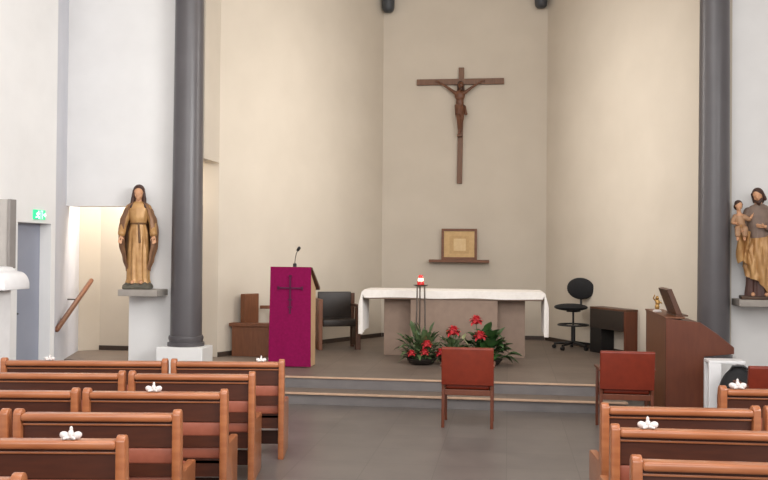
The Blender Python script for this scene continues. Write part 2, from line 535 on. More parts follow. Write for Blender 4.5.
def put_pew(pr, x0, y0, x1, y1, label, group):
    """a pew between the rear corners of its two end panels"""
    key = round(math.hypot(x1 - x0, y1 - y0), 2)
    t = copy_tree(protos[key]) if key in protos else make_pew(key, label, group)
    protos.setdefault(key, t)
    t.location = ((x0 + x1) / 2, (y0 + y1) / 2, 0)
    t.rotation_euler = (0, 0, math.atan2(y1 - y0, x1 - x0))
    tag(t, label, 'pew', group)
    return t
protos = {}
GL, GR = 'wooden pews left of the aisle', 'wooden pews right of the aisle'
def pair(xa, ya, slope, length):
    c = math.cos(slope) * length
    return (xa - c, ya - math.sin(slope) * length, xa, ya)
ROWS = [(-1.955, 7.80, 0.155, 1.46, 'first row'), (-1.985, 6.97, 0.15, 1.46, 'second row'), (-1.92, 6.06, 0.14, 1.0, 'third row'), (-1.945, 5.23, 0.15, 1.0, 'fourth row'), (-1.955, 4.465, 0.15, 1.0, 'fifth row')]
words_in = ['short aisle pew of the left front row, nearest the purple lectern',
            'aisle pew left of the aisle, second row from the altar',
            'aisle pew left of the aisle in the third row, white bow mid-rail',
            'aisle pew left of the aisle in the fourth row, no bow on its rail',
            'aisle pew in the left foreground with a white bow near its right end']
words_out = ['long wall-side pew of the left front row, below the exit sign',
             'wall-side pew in the second left row, behind the long front one',
             'wall-side pew cut by the left edge, third row from the altar',
             'wall-side pew at the left edge in the fourth row, only its end showing', None]
for i, (x, y, sl, lo, w) in enumerate(ROWS):
    a = pair(x, y, sl, 1.0)
    put_pew(protos, *a, words_in[i], GL)
    if words_out[i]:
        g = 0.03
        put_pew(protos, *pair(a[0] - g, a[1] - g * 0.15, sl, lo), words_out[i], GL)
put_pew(protos, *pair(-2.055, 3.64, 0.15, 1.0), 'nearest left pew, only its post top showing at the bottom left corner', GL)

put_pew(protos, 0.60, 5.97, 1.60, 6.04, 'right aisle pew behind the right orange chair, first in its line', GR)
put_pew(protos, 1.63, 6.045, 2.63, 6.115, 'pew at the right edge, beside the first right aisle pew', GR)
put_pew(protos, 0.583, 5.25, 1.583, 5.29, 'right aisle pew with a white bow on its rail', GR)
put_pew(protos, 0.592, 4.46, 1.592, 4.50, 'nearest right pew, at the bottom right of the photo', GR)
put_pew(protos, 1.545, 6.915, 2.545, 6.985, 'far right pew with a white bow, just behind the orange chair by the wall', GR)

# ------------------------------------------------------------------ white bows on the pew rails
def bow(x, y, rz, label, s=1.0):
    bm = NB()
    for sg in (-1, 1):
        ball(bm, (sg * 0.032 * s, 0, 0.02 * s), (0.027 * s, 0.022 * s, 0.02 * s), 12, 8, (0, -sg * 0.35, 0))
        cap(bm, (sg * 0.008 * s, -0.01, 0.012 * s), (sg * 0.028 * s, -0.03 * s, 0.009), 0.009 * s, 0.006 * s, 8)
    ball(bm, (0, 0, 0.025 * s), (0.016 * s, 0.018 * s, 0.025 * s), 12, 8)
    ball(bm, (0, 0.005, 0.05 * s), (0.009 * s, 0.009 * s, 0.018 * s), 10, 6)
    o = finish('ribbon_bow', bm, M['paper'], None, True, loc=(x, y, 0.8595), rot=(0, 0, rz))
    tag(o, label, 'bow', 'white bows on the pews')
bow(-2.43, 5.985, 0.14, 'white bow on the left third-row pew rail')
bow(-2.24, 4.417, 0.15, 'white bow on the left foreground pew, nearest the left bottom corner')
bow(-2.16, 7.765, 0.155, 'tiny white bow on the left front pew near the purple lectern', 0.8)
bow(-4.0, 7.48, 0.155, 'tiny white bow on the long wall-side front pew', 0.8)
bow(0.79, 5.258, 0.04, 'white bow on the right pew rail near the aisle')
bow(1.68, 6.925, 0.07, 'white bow on the far right pew below the black bag', 1.1)

# ------------------------------------------------------------------ orange armchairs
def make_chair(label):
    t = thing('armchair', label, 'chair', group='orange leather chairs facing the altar')
    for sx in (-1, 1):
        bm = NB(); prism(bm, [(-0.03, 0), (0.0, 0), (0.045, 0.4), (-0.02, 0.8), (-0.055, 0.8), (0.0, 0.4)], 'x', sx * 0.255 - 0.016, sx * 0.255 + 0.016, 0.004)
        finish('leg', bm, M['wood_red'], t, True)
        bm = NB(); box(bm, (sx * 0.255 - 0.016, 0.41, 0), (sx * 0.255 + 0.016, 0.445, 0.62), 0.004)
        finish('leg', bm, M['wood_red'], t, True)
        bm = NB(); prism(bm, [(-0.05, 0.64), (0.47, 0.62), (0.475, 0.65), (-0.05, 0.672)], 'x', sx * 0.262 - 0.024, sx * 0.262 + 0.024, 0.008)
        finish('armrest', bm, M['wood_red'], t, True)
    bm = NB()
    def mk(y0, z): return y0
    prism(bm, [(-0.03, 0.45), (0.03, 0.45), (-0.02, 0.835), (-0.035, 0.85), (-0.07, 0.85), (-0.082, 0.835)], 'x', -0.272, 0.272, 0.018, 3)
    bk = finish('backrest', bm, M['orange'], t, True)
    bm = NB(); box(bm, (-0.237, 0.02, 0.40), (0.237, 0.46, 0.475), 0.025, 3)
    finish('seat', bm, M['orange'], t, True)
    bm = NB(); box(bm, (-0.24, 0.0, 0.34), (0.24, 0.42, 0.40), 0.005)
    finish('seat_frame', bm, M['wood_red'], t)
    return t
c0 = make_chair('orange leather armchair alone in the aisle before the altar')
c0.location = (-0.412, 9.5, 0)
c1 = copy_tree(c0); c1.location = (1.215, 9.5, 0)
tag(c1, 'orange leather armchair in front of the wooden organ', 'chair', 'orange leather chairs facing the altar')
c2 = copy_tree(c0); c2.location = (2.415, 8.5, 0)
tag(c2, 'orange leather chair cut by the right edge, below the statue of the man and child', 'chair', 'orange leather chairs facing the altar')

# ------------------------------------------------------------------ altar
AX0, AX1 = -2.18, 0.56
t = thing('altar', 'beige stone altar table on two block legs at the centre', 'altar', ((AX0 + AX1) / 2, 13.6, PZ), R_(1.2))
def ab(name, lo, hi, m='stone', b=0.006):
    return finish(name, box(NB(), lo, hi, b), M[m], t)
ab('tabletop', (-1.31, -0.36, 0.86), (1.31, 0.36, 0.98))
ab('leg', (-1.04, -0.10, 0.0), (-0.62, 0.30, 0.86))
ab('leg', (0.66, -0.10, 0.0), (1.065, 0.30, 0.86))
ab('front_panel', (-0.619, -0.345, 0.0), (0.659, -0.25, 0.859))
# cloth: over the top, short fall front and back, long fall at both ends
def cloth_pt(u, v):
    # u across the length (arc), v across the width (arc)
    hx, hy, zt, r = 1.322, 0.372, 0.992, 0.02
    a = (u - 0.5) * 2 * (hx + 0.64)
    b = (v - 0.5) * 2 * (hy + 0.115)
    x = max(-hx, min(hx, a)); y = max(-hy, min(hy, b))
    dx = abs(a) - hx if abs(a) > hx else 0
    dy = abs(b) - hy if abs(b) > hy else 0
    sx = 1 if a > 0 else -1; sy = 1 if b > 0 else -1
    z = zt - max(dx, dy) - (0.0 if dx and dy else 0)
    if dx:
        k = dx / 0.64
        x = sx * (hx + 0.014 + 0.03 * min(1, 3 * k) * (1 + math.sin(v * 40)) )
        y = y * (1 - 0.10 * k)
        z = zt - dx - 0.02 * math.cos(v * 5) * k
        if dy: y += sy * 0.012
    elif dy:
        y = sy * (hy + 0.01 + 0.006 * math.sin(u * 40) * dy / 0.115)
        z = zt - dy + 0.006 * math.sin(u * 23 + 1)* dy / 0.115
    return (x, y, z)
bm = sheet(NB(), cloth_pt, 97, 45, 0.008)
c = finish('altar_cloth', bm, M['linen'], None, True, loc=((AX0 + AX1) / 2, 13.6, PZ + 0.004), rot=(0, 0, R_(1.2)))
tag(c, 'white cloth over the altar, hanging long at both ends', 'altar cloth')

# candle stand with three legs, lamp on top
t = thing('candle_stand', 'thin three-legged metal stand in front of the altar left half', 'stand', (-1.235, 12.84, PZ))
t.scale = (1, 1, 1.035)
for k in range(3):
    a = R_(90 + 120 * k + 14)
    bm = NB(); tube(bm, [(0.085 * math.cos(a), 0.085 * math.sin(a), 0.0), (0.06 * math.cos(a), 0.06 * math.sin(a), 1.03)], 0.011, 8)
    finish('leg', bm, M['steel'], t, True)
bm = NB(); lathe(bm, [(0.05, 1.03), (0.085, 1.035), (0.11, 1.05), (0.105, 1.055), (0.06, 1.045)], n=28)
finish('dish', bm, M['steel'], t, True)
bm = NB(); tube(bm, [(0.075 * math.cos(2 * PI * i / 16), 0.075 * math.sin(2 * PI * i / 16), 0.35) for i in range(17)], 0.006, 6)
finish('ring', bm, M['steel'], t, True)
t = thing('candle', 'red glass candle with a lit white band above the altar cloth', 'candle', (-1.235, 12.84, PZ + 1.083))
bm = NB(); lathe(bm, [(0.04, 0), (0.05, 0.01), (0.052, 0.05), (0.046, 0.06)], n=24); finish('holder', bm, M['red_glass'], t, True)
bm = NB(); lathe(bm, [(0.038, 0.0585), (0.04, 0.07), (0.038, 0.10), (0.034, 0.105)], n=24); finish('glowing_band', bm, M['flame'], t, True)
bm = NB(); lathe(bm, [(0.034, 0.104), (0.04, 0.115), (0.03, 0.145), (0.02, 0.15)], n=24); finish('cap', bm, M['red_glass'], t, True)

# ------------------------------------------------------------------ plants before the altar
def leaf(bm, base, direction, length, width, droop, bend=0.5):
    d = Vector(direction).normalized()
    side = d.cross(Vector((0, 0, 1)))
    if side.length < 1e-3: side = Vector((1, 0, 0))
    side.normalize()
    n = 7
    rows = []
    for i in range(n):
        k = i / (n - 1)
        p = Vector(base) + d * length * k + Vector((0, 0, -droop * k * k * length))
        w = width * math.sin(PI * min(1, 0.08 + 0.92 * k) ** 0.8) * 0.5
        up = side.cross(d).normalized() * (w * 0.35)
        rows.append([bm.verts.new(p - side * w + up), bm.verts.new(p), bm.verts.new(p + side * w + up)])
    for a, b in zip(rows, rows[1:]):
        bm.faces.new((a[0], a[1], b[1], b[0]))
        bm.faces.new((a[1], a[2], b[2], b[1]))

def flower_head(bm, c, r, n=26, seed=1):
    rr = random.Random(seed)
    ball(bm, c, r * 0.55, 12, 8)
    for i in range(n):
        z = 1 - 2 * (i + 0.5) / n
        if z < -0.65: continue
        a = i * 2.4
        q = math.sqrt(1 - z * z)
        d = Vector((q * math.cos(a), q * math.sin(a), z))
        leaf(bm, Vector(c) + d * r * 0.4, d + Vector((0, 0, 0.25)), r * 0.8, r * 0.7, 0.35)

def plant(loc, label, group, leaf_mat, nleaf, spread, height, lw, flowers, seed, pale=()):
    rr = random.Random(seed)
    t = thing('flower_arrangement', label, 'plant', loc, 0, group)
    bm = NB(); lathe(bm, [(0.11, 0), (0.17, 0.02), (0.21, 0.075), (0.215, 0.09), (0.195, 0.09), (0.17, 0.07), (0.02, 0.065)], n=36)
    finish('bowl', bm, M['pot'], t, True)
    bm = NB()
    for i in range(nleaf):
        a = rr.uniform(0, 2 * PI)
        el = rr.uniform(0.15, 1.35)
        d = (math.cos(a) * math.cos(el), math.sin(a) * math.cos(el) * 0.6, math.sin(el))
        b = (rr.uniform(-0.08, 0.08), rr.uniform(-0.06, 0.06), 0.07)
        st = rr.uniform(0.2, 0.75)
        base = Vector(b) + Vector((d[0] * spread, d[1] * spread, d[2] * height)) * st
        tube(bm, [b, tuple(base)], 0.004, 5)
        leaf(bm, base, d, spread * rr.uniform(0.35, 0.6), lw * rr.uniform(0.7, 1.2), rr.uniform(0.1, 0.8))
    finish('foliage', bm, M[leaf_mat], t, True)
    for j, (x, y, z, r) in enumerate(flowers):
        bm = NB(); flower_head(bm, (x, y, z), r, 26, j)
        f = finish('flower', bm, M['flower'], t, True)
        bm = NB(); tube(bm, [(x * 0.4, y * 0.3, 0.07), (x * 0.8, y * 0.7, z * 0.55), (x, y, z - r * 0.4)], 0.005, 6)
        finish('stem', bm, M['leaf'], f, True)
    for (x, y, z, r) in pale:
        bm = NB(); leaf(bm, (x, y, z), (0.3, -0.3, 1), r, r * 0.6, 0.2)
        tube(bm, [(x * 0.3, y * 0.3, 0.07), (x, y, z + 0.01)], 0.004, 6)
        finish('pale_flower', bm, M['pale'], t, True)
    return t
GP = 'flower arrangements at the altar foot'
plant((-1.18, 12.5, PZ), 'feathery green plant with low red flowers under the candle stand', GP, 'leaf_fine', 130, 0.40, 0.54, 0.085, [(0.09, -0.2, 0.30, 0.075), (0.06, -0.22, 0.19, 0.065), (-0.12, -0.2, 0.17, 0.06)], 3)
plant((-0.74, 12.55, PZ), 'small green plant with one red bloom left of the aisle chair', GP, 'leaf_fine', 100, 0.34, 0.44, 0.08, [(0.0, -0.1, 0.47, 0.1), (-0.17, -0.14, 0.18, 0.07)], 5)
plant((-0.28, 12.58, PZ), 'broad-leaved green plant with two red blooms right of the aisle chair', GP, 'leaf', 85, 0.42, 0.58, 0.16, [(-0.15, -0.08, 0.62, 0.095), (-0.09, -0.2, 0.42, 0.09)], 8, [(-0.32, -0.1, 0.36, 0.12)])

# ------------------------------------------------------------------ purple ambo
t = thing('ambo', 'wooden reading stand draped in purple cloth, standing on the platform', 'lectern', (-2.88, 11.86, PZ), R_(-1.5))
bm = NB(); prism(bm, [(0.0, 0), (0.30, 0), (0.30, 1.05), (0.0, 1.28)], 'x', -0.25, 0.255, 0.005)
finish('body', bm, M['wood_light'], t)
bm = NB(); prism(bm, [(-0.045, 1.315), (-0.04, 1.345), (0.42, 1.06), (0.40, 1.02)], 'x', -0.24, 0.29, 0.006)
finish('desk_top', bm, M['wood_dark'], t)
def drape(u, v):
    x = -0.285 + 0.56 * u
    L1, L2 = 1.30, 0.14
    s = v * (L1 + L2)
    if s < L1:
        z = 0.015 + s * 1.03
        sw = 0.02 * (1 - s / L1)
        return (x * (1.0 + 0.05 * (1 - s / L1)) , -0.062 - sw + 0.004 * math.sin(u * 11 + s) * (1 - s / L1), z)
    k = s - L1
    return (x, -0.062 + k * 0.86, 1.355 - k * 0.53 + 0.0)
bm = sheet(NB(), drape, 25, 40, 0.006)
finish('purple_cloth', bm, M['purple'], t, True)
bm = NB()
yy = -0.087
def cr(x0, z0, x1, z1):
    box(bm, (x0, -0.088, z0), (x1, -0.071, z1), 0.002, 1)
cr(-0.011, 0.72, 0.011, 1.24); cr(-0.17, 1.055, 0.17, 1.077)
cr(-0.022, 1.215, 0.022, 1.235); cr(-0.175, 1.04, -0.155, 1.09); cr(0.155, 1.04, 0.175, 1.09)
cr(-0.028, 0.90, 0.028, 0.92); cr(-0.028, 0.80, 0.028, 0.82)
finish('cross_emblem', bm, M['navy'], t, loc=(-0.005, -0.002, -0.003))
t = thing('microphone', 'thin gooseneck microphone rising from the purple lectern', 'microphone', (-2.86, 11.92, PZ + 1.375))
bm = NB(); lathe(bm, [(0.025, -0.03), (0.025, 0.012), (0.012, 0.02)], n=16); finish('mount', bm, M['black_plastic'], t, True)
bm = NB(); tube(bm, [(0, 0, 0.015), (0.005, 0, 0.08), (0.02, -0.005, 0.15), (0.045, -0.01, 0.2)], 0.006, 8); finish('gooseneck', bm, M['steel'], t, True)
bm = NB(); cap(bm, (0.043, -0.01, 0.197), (0.062, -0.02, 0.225), 0.02, 0.022); finish('capsule', bm, M['black_plastic'], t, True)

# ------------------------------------------------------------------ seats behind the ambo
t = thing('wooden_bench', 'solid brown wooden bench with backrest left of the purple lectern', 'bench', (-3.7, 13.1, PZ))
def pw(name, pts, z0, z1, m='wood_mid', b=0.006):
    return finish(name, prism(NB(), [(x + 3.7, y - 13.1) for x, y in pts], 'z', z0, z1, b), M[m], t)
pw('side_panel', [(-4.03, 12.87), (-3.47, 12.87), (-3.47, 12.99), (-4.03, 12.99)], 0, 0.44)
pw('side_rail', [(-4.07, 12.85), (-3.44, 12.85), (-3.44, 13.01), (-4.05, 13.01)], 0.44, 0.49)
pw('seat', [(-3.99, 12.992), (-3.47, 12.992), (-3.45, 13.40), (-3.79, 13.40)], 0.36, 0.46)
pw('backrest', [(-3.95, 13.03), (-3.875, 12.995), (-3.735, 13.265), (-3.81, 13.30)], 0.4605, 0.91)
pw('armrest', [(-3.755, 13.39), (-3.43, 13.39), (-3.43, 13.46), (-3.74, 13.46)], 0.67, 0.72)
pw('leg', [(-3.50, 13.402), (-3.44, 13.402), (-3.44, 13.46), (-3.50, 13.46)], 0, 0.669)

def sedile(loc, rz, label, wood, pad, solid_left):
    t = thing('wooden_armchair', label, 'chair', loc, rz)
    w, dp = 0.335, 0.54
    for sx in (-1, 1):
        x = sx * (w - 0.03)
        if solid_left and sx < 0:
            bm = NB(); box(bm, (x - 0.035, -dp + 0.02, 0), (x + 0.03, 0.0, 0.80), 0.008)
            finish('side_panel', bm, M['wood_mid'], t)
        else:
            bm = NB(); box(bm, (x - 0.05, -dp, 0), (x + 0.03, -dp + 0.09, 0.67), 0.006)
            finish('leg', bm, M[wood], t)
            bm = NB(); box(bm, (x - 0.03, -0.07, 0), (x + 0.03, 0.0, 0.88), 0.006)
            finish('leg', bm, M[wood], t)
            bm = NB(); box(bm, (x - 0.035, -dp - 0.02, 0.67), (x + 0.035, -0.07, 0.71), 0.01)
            finish('armrest', bm, M[wood], t)
            bm = NB(); box(bm, (x - 0.02, -dp + 0.07, 0.05), (x + 0.02, -0.07, 0.38), 0.004)
            finish('side_board', bm, M[wood], t)
    bm = NB(); box(bm, (-w + 0.06, -0.075, 0.42), (w - 0.06, -0.015, 0.90), 0.015, 3); finish('backrest', bm, M[pad], t, True)
    bm = NB(); box(bm, (-w + 0.06, -dp + 0.01, 0.37), (w - 0.06, -0.02, 0.48), 0.02, 3); finish('seat', bm, M[pad], t, True)
    return t
sedile((-2.82, 14.50, PZ), R_(22), 'dark leather armchair between the purple lectern and the altar', 'wood_dark', 'dark_leather', True)

# ------------------------------------------------------------------ office chair and desk
t = thing('office_chair', 'black swivel office chair with a foot ring, right of the altar', 'chair', (1.06, 14.95, PZ))
t.scale = (1.1, 1.1, 1.1)
for k in range(5):
    a = R_(18 + 72 * k)
    bm = NB(); cone(bm, (0.02 * math.cos(a), 0.02 * math.sin(a), 0.10), (0.29 * math.cos(a), 0.29 * math.sin(a), 0.07), 0.024, 0.016, 10)
    lg = finish('leg', bm, M['black_plastic'], t, True)
    bm = NB(); cone(bm, (0.285 * math.cos(a) - 0.02 * math.sin(a), 0.285 * math.sin(a) + 0.02 * math.cos(a), 0.03), (0.285 * math.cos(a) + 0.02 * math.sin(a), 0.285 * math.sin(a) - 0.02 * math.cos(a), 0.03), 0.03, 0.03, 14)
    finish('caster', bm, M['black_plastic'], lg, True)
bm = NB(); cone(bm, (0, 0, 0.08), (0, 0, 0.35), 0.032, 0.032, 16); cone(bm, (0, 0, 0.35), (0, 0, 0.57), 0.016, 0.016, 14); finish('gas_post', bm, M['black_plastic'], t, True)
bm = NB(); tube(bm, [(0.22 * math.cos(2 * PI * i / 32), 0.22 * math.sin(2 * PI * i / 32), 0.36) for i in range(33)], 0.013, 8)
for k in range(3):
    a = R_(30 + 120 * k); cone(bm, (0.02 * math.cos(a), 0.02 * math.sin(a), 0.34), (0.21 * math.cos(a), 0.21 * math.sin(a), 0.36), 0.009, 0.009, 8)
finish('foot_ring', bm, M['black_plastic'], t, True)
RZ = Euler((0, 0, R_(-25))).to_matrix().to_4x4()
def rotated(bm): bmesh.ops.transform(bm, matrix=RZ, verts=bm.verts[:]); return bm
bm = NB(); ball(bm, (-0.03, -0.02, 0.62), (0.25, 0.23, 0.055), 24, 12); box(bm, (-0.08, -0.08, 0.55), (0.08, 0.1, 0.585), 0.01); finish('seat', rotated(bm), M['black'], t, True)
bm = NB(); tube(bm, [(0.0, 0.05, 0.56), (0.0, 0.22, 0.57), (0.02, 0.265, 0.66), (0.02, 0.25, 0.85)], 0.018, 8); finish('back_support', rotated(bm), M['black_plastic'], t, True)
bm = NB(); ball(bm, (0.03, 0.215, 0.89), (0.215, 0.045, 0.165), 24, 14, (0.12, 0, 0)); finish('backrest', rotated(bm), M['black'], t, True)

t = thing('desk', 'small brown and black desk against the right apse wall', 'desk', (1.74, 13.88, PZ), R_(-60.5))
t.scale = (1.0, 1.0, 1.04)
# local x runs along the wall towards the camera, y towards the wall... x = end panel side
DW, DD = 0.90, 0.36
def db(name, lo, hi, m, b=0.005): return finish(name, box(NB(), lo, hi, b), M[m], t)
db('desktop', (-DW, 0.0, 0.66), (0.02, DD + 0.01, 0.69), 'wood_dark')
db('side_panel', (-0.03, 0.005, 0.0), (0.015, DD, 0.66), 'wood_red')
db('side_panel', (-DW, 0.005, 0.0), (-DW + 0.30, DD, 0.40), 'black_plastic')
db('drawer', (-DW, 0.002, 0.37), (-0.031, DD, 0.659), 'dark_leather')
db('back_rail', (-DW + 0.3, DD - 0.03, 0.25), (-0.031, DD - 0.01, 0.369), 'wood_dark')

# ------------------------------------------------------------------ organ console on the right
t = thing('organ', 'reddish brown wooden organ console seen from its side, right foreground', 'organ', (1.71, 10.15, 0))
OD = 1.42
prof = [(0.0, 0.0), (0.40, 0.0), (0.40, 0.735), (0.715, 0.77), (0.715, 0.84), (0.55, 0.975), (0.36, 1.105), (0.25, 1.115), (0.0, 1.145)]
for y0 in (0.0, OD - 0.045):
    finish('side_panel', prism(NB(), prof, 'y', y0, y0 + 0.045, 0.004), M['wood_red'], t)
bm = NB(); box(bm, (0.0, 0.0455, 0.0), (0.03, OD - 0.0455, 1.135)); finish('back_panel', bm, M['wood_mid'], t)  # lighter wood than the sides, light on this face put into the colour
bm = NB(); box(bm, (-0.012, -0.008, 1.14), (0.20, OD + 0.005, 1.16), 0.004); finish('top', bm, M['wood_mid'], t)
bm = NB(); box(bm, (0.37, 0.0455, 0.05), (0.39, OD - 0.0455, 0.72)); finish('knee_panel', bm, M['wood_red'], t)
bm = NB(); prism(bm, [(0.30, 0.75), (0.705, 0.775), (0.705, 0.82), (0.30, 0.81)], 'y', 0.0455, OD - 0.0455); finish('key_bed', bm, M['wood_red'], t)
bm = NB(); box(bm, (0.50, 0.08, 0.8205), (0.69, OD - 0.08, 0.835)); finish('keyboard', bm, M['paper'], t)
bm = NB(); prism(bm, [(0.20, 1.118), (0.36, 1.10), (0.54, 0.97), (0.52, 0.95), (0.35, 1.07), (0.20, 1.09)], 'y', 0.0455, OD - 0.0455); finish('lid', bm, M['wood_red'], t)

t = thing('music_stand', 'brown wooden music rest leaning on top of the organ', 'music rest', (1.70, 10.15, 0.0525))
bm = NB(); prism(bm, [(0.025, 1.40), (0.08, 1.41), (0.195, 1.126), (0.13, 1.126)], 'y', 0.05, 0.62, 0.006); finish('board', bm, M['wood_dark'], t)
bm = NB(); box(bm, (0.12, 0.05, 1.1085), (0.255, 0.62, 1.125), 0.004); finish('book_ledge', bm, M['wood_dark'], t)
t = thing('figurine', 'small brass figurine standing on the organ top beside the music rest', 'figurine', (1.675+0.07, 10.95, 1.1605))
bm = NB(); lathe(bm, [(0.05, 0), (0.052, 0.012), (0.04, 0.022), (0.03, 0.03)], n=20); finish('foot', bm, M['paper'], t, True)
bm = NB()
ball(bm, (0, 0, 0.06), (0.028, 0.024, 0.04)); ball(bm, (0.004, 0, 0.11), (0.026, 0.022, 0.04)); ball(bm, (0.0, 0, 0.165), (0.022, 0.022, 0.026))
cap(bm, (0.02, 0, 0.13), (0.05, -0.01, 0.10), 0.01, 0.008); cap(bm, (-0.02, 0, 0.13), (-0.045, -0.01, 0.16), 0.01, 0.008); cap(bm, (-0.045, -0.01, 0.16), (-0.03, -0.01, 0.2), 0.008, 0.007)
cap(bm, (0, 0, 0.025), (0, 0, 0.06), 0.018, 0.022)
fuse('body', bm, M['brass'], t, 0.004, 3)

# white table and black bag
t = thing('side_table', 'white table with a broad panel leg beside the organ', 'table', (2.05, 9.62, 0.065))
def tb(name, lo, hi, b=0.005): return finish(name, box(NB(), lo, hi, b), M['white_paint'], t)
tb('tabletop', (0.0, 0.0, 0.66), (0.36, 0.24, 0.69)); tb('leg', (0.0, 0.0, -0.065), (0.125, 0.04, 0.66)); tb('leg', (0.0, 0.20, -0.065), (0.125, 0.24, 0.66)); tb('leg', (0.33, 0.20, -0.065), (0.36, 0.24, 0.66))
t = thing('bag', 'black bag slumped under the white table, behind the white bow', 'bag', (2.335, 9.46, 0))
t.scale = (1.0, 1.0, 1.13)
bm = NB(); ball(bm, (-0.05, 0, 0.36), (0.19, 0.12, 0.28), 20, 12, (0, 0.1, 0)); ball(bm, (0.08, -0.02, 0.46), (0.19, 0.10, 0.08), 20, 12, (0, 0.3, 0)); box(bm, (-0.2, -0.1, 0.0), (0.2, 0.1, 0.35), 0.05)
fuse('body', bm, M['black'], t, 0.015, 4)
bm = NB(); tube(bm, [(-0.12, -0.03, 0.6), (-0.1, -0.04, 0.64), (0.0, -0.05, 0.645), (0.08, -0.04, 0.6), (0.14, -0.03, 0.48)], 0.012, 8); finish('strap', bm, M['black_plastic'], t, True)

# ------------------------------------------------------------------ wall things
# picture shelf, picture
bm = NB(); box(bm, (-0.54, -0.22, 0.0), (0.54, -0.001, 0.05), 0.004)
o = finish('wall_shelf', bm, M['shelf_wood'], None, loc=(-0.875, 16.4, 1.655))
tag(o, 'narrow brown wooden shelf on the apse wall above the altar', 'shelf')
t = thing('picture', 'square tan picture in a brown frame standing on the wall shelf', 'picture', (-0.875, 16.30, 1.705))
for lo, hi in (((-0.32, -0.02, 0), (-0.275, 0.02, 0.56)), ((0.275, -0.02, 0), (0.32, 0.02, 0.56)), ((-0.275, -0.02, 0), (0.275, 0.02, 0.045)), ((-0.275, -0.02, 0.515), (0.275, 0.02, 0.56))):
    finish('frame_bar', box(NB(), lo, hi, 0.004), M['shelf_wood'], t)
finish('panel', box(NB(), (-0.276, -0.004, 0.044), (0.276, 0.012, 0.516)), M['parchment'], t)
finish('inner_border', box(NB(), (-0.175, -0.007, 0.11), (0.175, -0.004, 0.43)), M['parchment_mid'], t)
finish('centre_motif', box(NB(), (-0.10, -0.010, 0.16), (0.12, -0.007, 0.38)), M['parchment_light'], t)

# statue ledges
bm = NB(); box(bm, (-5.26, YW - 0.40, 1.205), (-4.70, YW - 0.001, 1.295), 0.006)
tag(finish('wall_ledge', bm, M['ledge']), 'grey stone ledge carrying the statue of the robed woman', 'ledge')
bm = NB(); box(bm, (2.845, YW - 0.40, 1.20), (3.50, YW - 0.001, 1.285), 0.006)
tag(finish('wall_ledge', bm, M['ledge']), 'grey stone ledge carrying the statue of the man with a child', 'ledge')

# exit sign over the grey door
t = thing('exit_sign', 'lit green exit sign with a running figure above the grey door', 'sign', (-5.789, 10.50, 2.255))
bm = NB(); box(bm, (0, -0.16, -0.06), (0.02, 0.16, 0.08), 0.006); finish('housing', bm, M['sign_green'], t)
bm = NB()
X0 = 0.0215
def sg(a, b, r=0.009): cone(bm, (X0, a[0], a[1]), (X0, b[0], b[1]), r, r, 8)
ball(bm, (X0, -0.04, 0.055), (0.004, 0.014, 0.014))
sg((-0.045, 0.04), (-0.065, -0.005), 0.012); sg((-0.065, -0.005), (-0.03, -0.02)); sg((-0.03, -0.02), (-0.035, -0.05)); sg((-0.065, -0.005), (-0.09, -0.03)); sg((-0.09, -0.03), (-0.125, -0.03))
sg((-0.048, 0.035), (-0.015, 0.02)); sg((-0.048, 0.035), (-0.085, 0.03)); sg((-0.085, 0.03), (-0.10, 0.01))
box(bm, (X0 - 0.002, 0.02, -0.055), (X0 + 0.002, 0.028, 0.07)); box(bm, (X0 - 0.002, 0.02, 0.062), (X0 + 0.002, 0.075, 0.07)); box(bm, (X0 - 0.002, 0.068, -0.055), (X0 + 0.002, 0.076, 0.07))
sg((0.095, 0.01), (0.155, 0.01)); sg((0.155, 0.01), (0.13, 0.035)); sg((0.155, 0.01), (0.13, -0.015))
finish('running_figure', bm, M['sign_white'], t)
t.scale = (1, 0.86, 0.86)

# grey panel and white stand at the far left
t = thing('wall_panel', 'tall warm grey panel on the left wall above the white stand', 'panel', (-5.789, 9.6, 1.615))
bm = NB(); box(bm, (0, -0.02, 0), (0.135, 0.10, 0.79), 0.006); finish('face', bm, M['panel_grey'], t)
bm = NB(); box(bm, (0.135, -0.035, 0), (0.17, 0.10, 0.79), 0.006); finish('edge_strip', bm, M['panel_grey_dark'], t)
t = thing('white_stand', 'white stand with a rounded overhanging top, against the left wall', 'stand', (-5.789, 9.05, 0))
bm = NB(); box(bm, (0, -0.2, 0.0), (0.38, 0.2, 1.40), 0.012); finish('body', bm, M['white_paint'], t)
pr = [(0.0, 1.40), (0.57, 1.40)] + [(0.45 + 0.12 * math.cos(a), 1.44 + 0.15 * math.sin(a)) for a in [i * PI / 2 / 8 for i in range(9)]] + [(0.40, 1.60), (0.37, 1.635), (0.30, 1.645), (0.0, 1.645)]
bm = NB(); prism(bm, pr, 'y', -0.25, 0.25, 0.008); finish('rounded_top', bm, M['white_paint'], t, True)
bm = NB(); box(bm, (0.28, -0.2045, 1.19), (0.345, -0.199, 1.27)); finish('red_label', bm, M['label_red'], t)

# handrail
t = thing('handrail', 'brown sloping wooden handrail in the side opening left of the robed woman', 'handrail', (0, 0, 0))
p0, p1 = Vector((-5.815, 11.05, 0.79)), Vector((-6.15, 12.70, 1.37))
bm = NB(); cap(bm, p0, p1, 0.035, 0.035, 14); finish('rail', bm, M['wood_mid'], t, True)
for k in (0.3, 0.7):
    q = p0.lerp(p1, k)
    bm = NB(); wx = DX - 0.386 * (q.y - 10.93) if q.y < YW else -6.222 - 0.385 * (q.y - YW); tube(bm, [(q.x, q.y, q.z - 0.02), (q.x - 0.02, q.y, q.z - 0.08), (wx + 0.002, q.y, q.z - 0.08)], 0.01, 8)
    finish('bracket', bm, M['steel'], t, True)

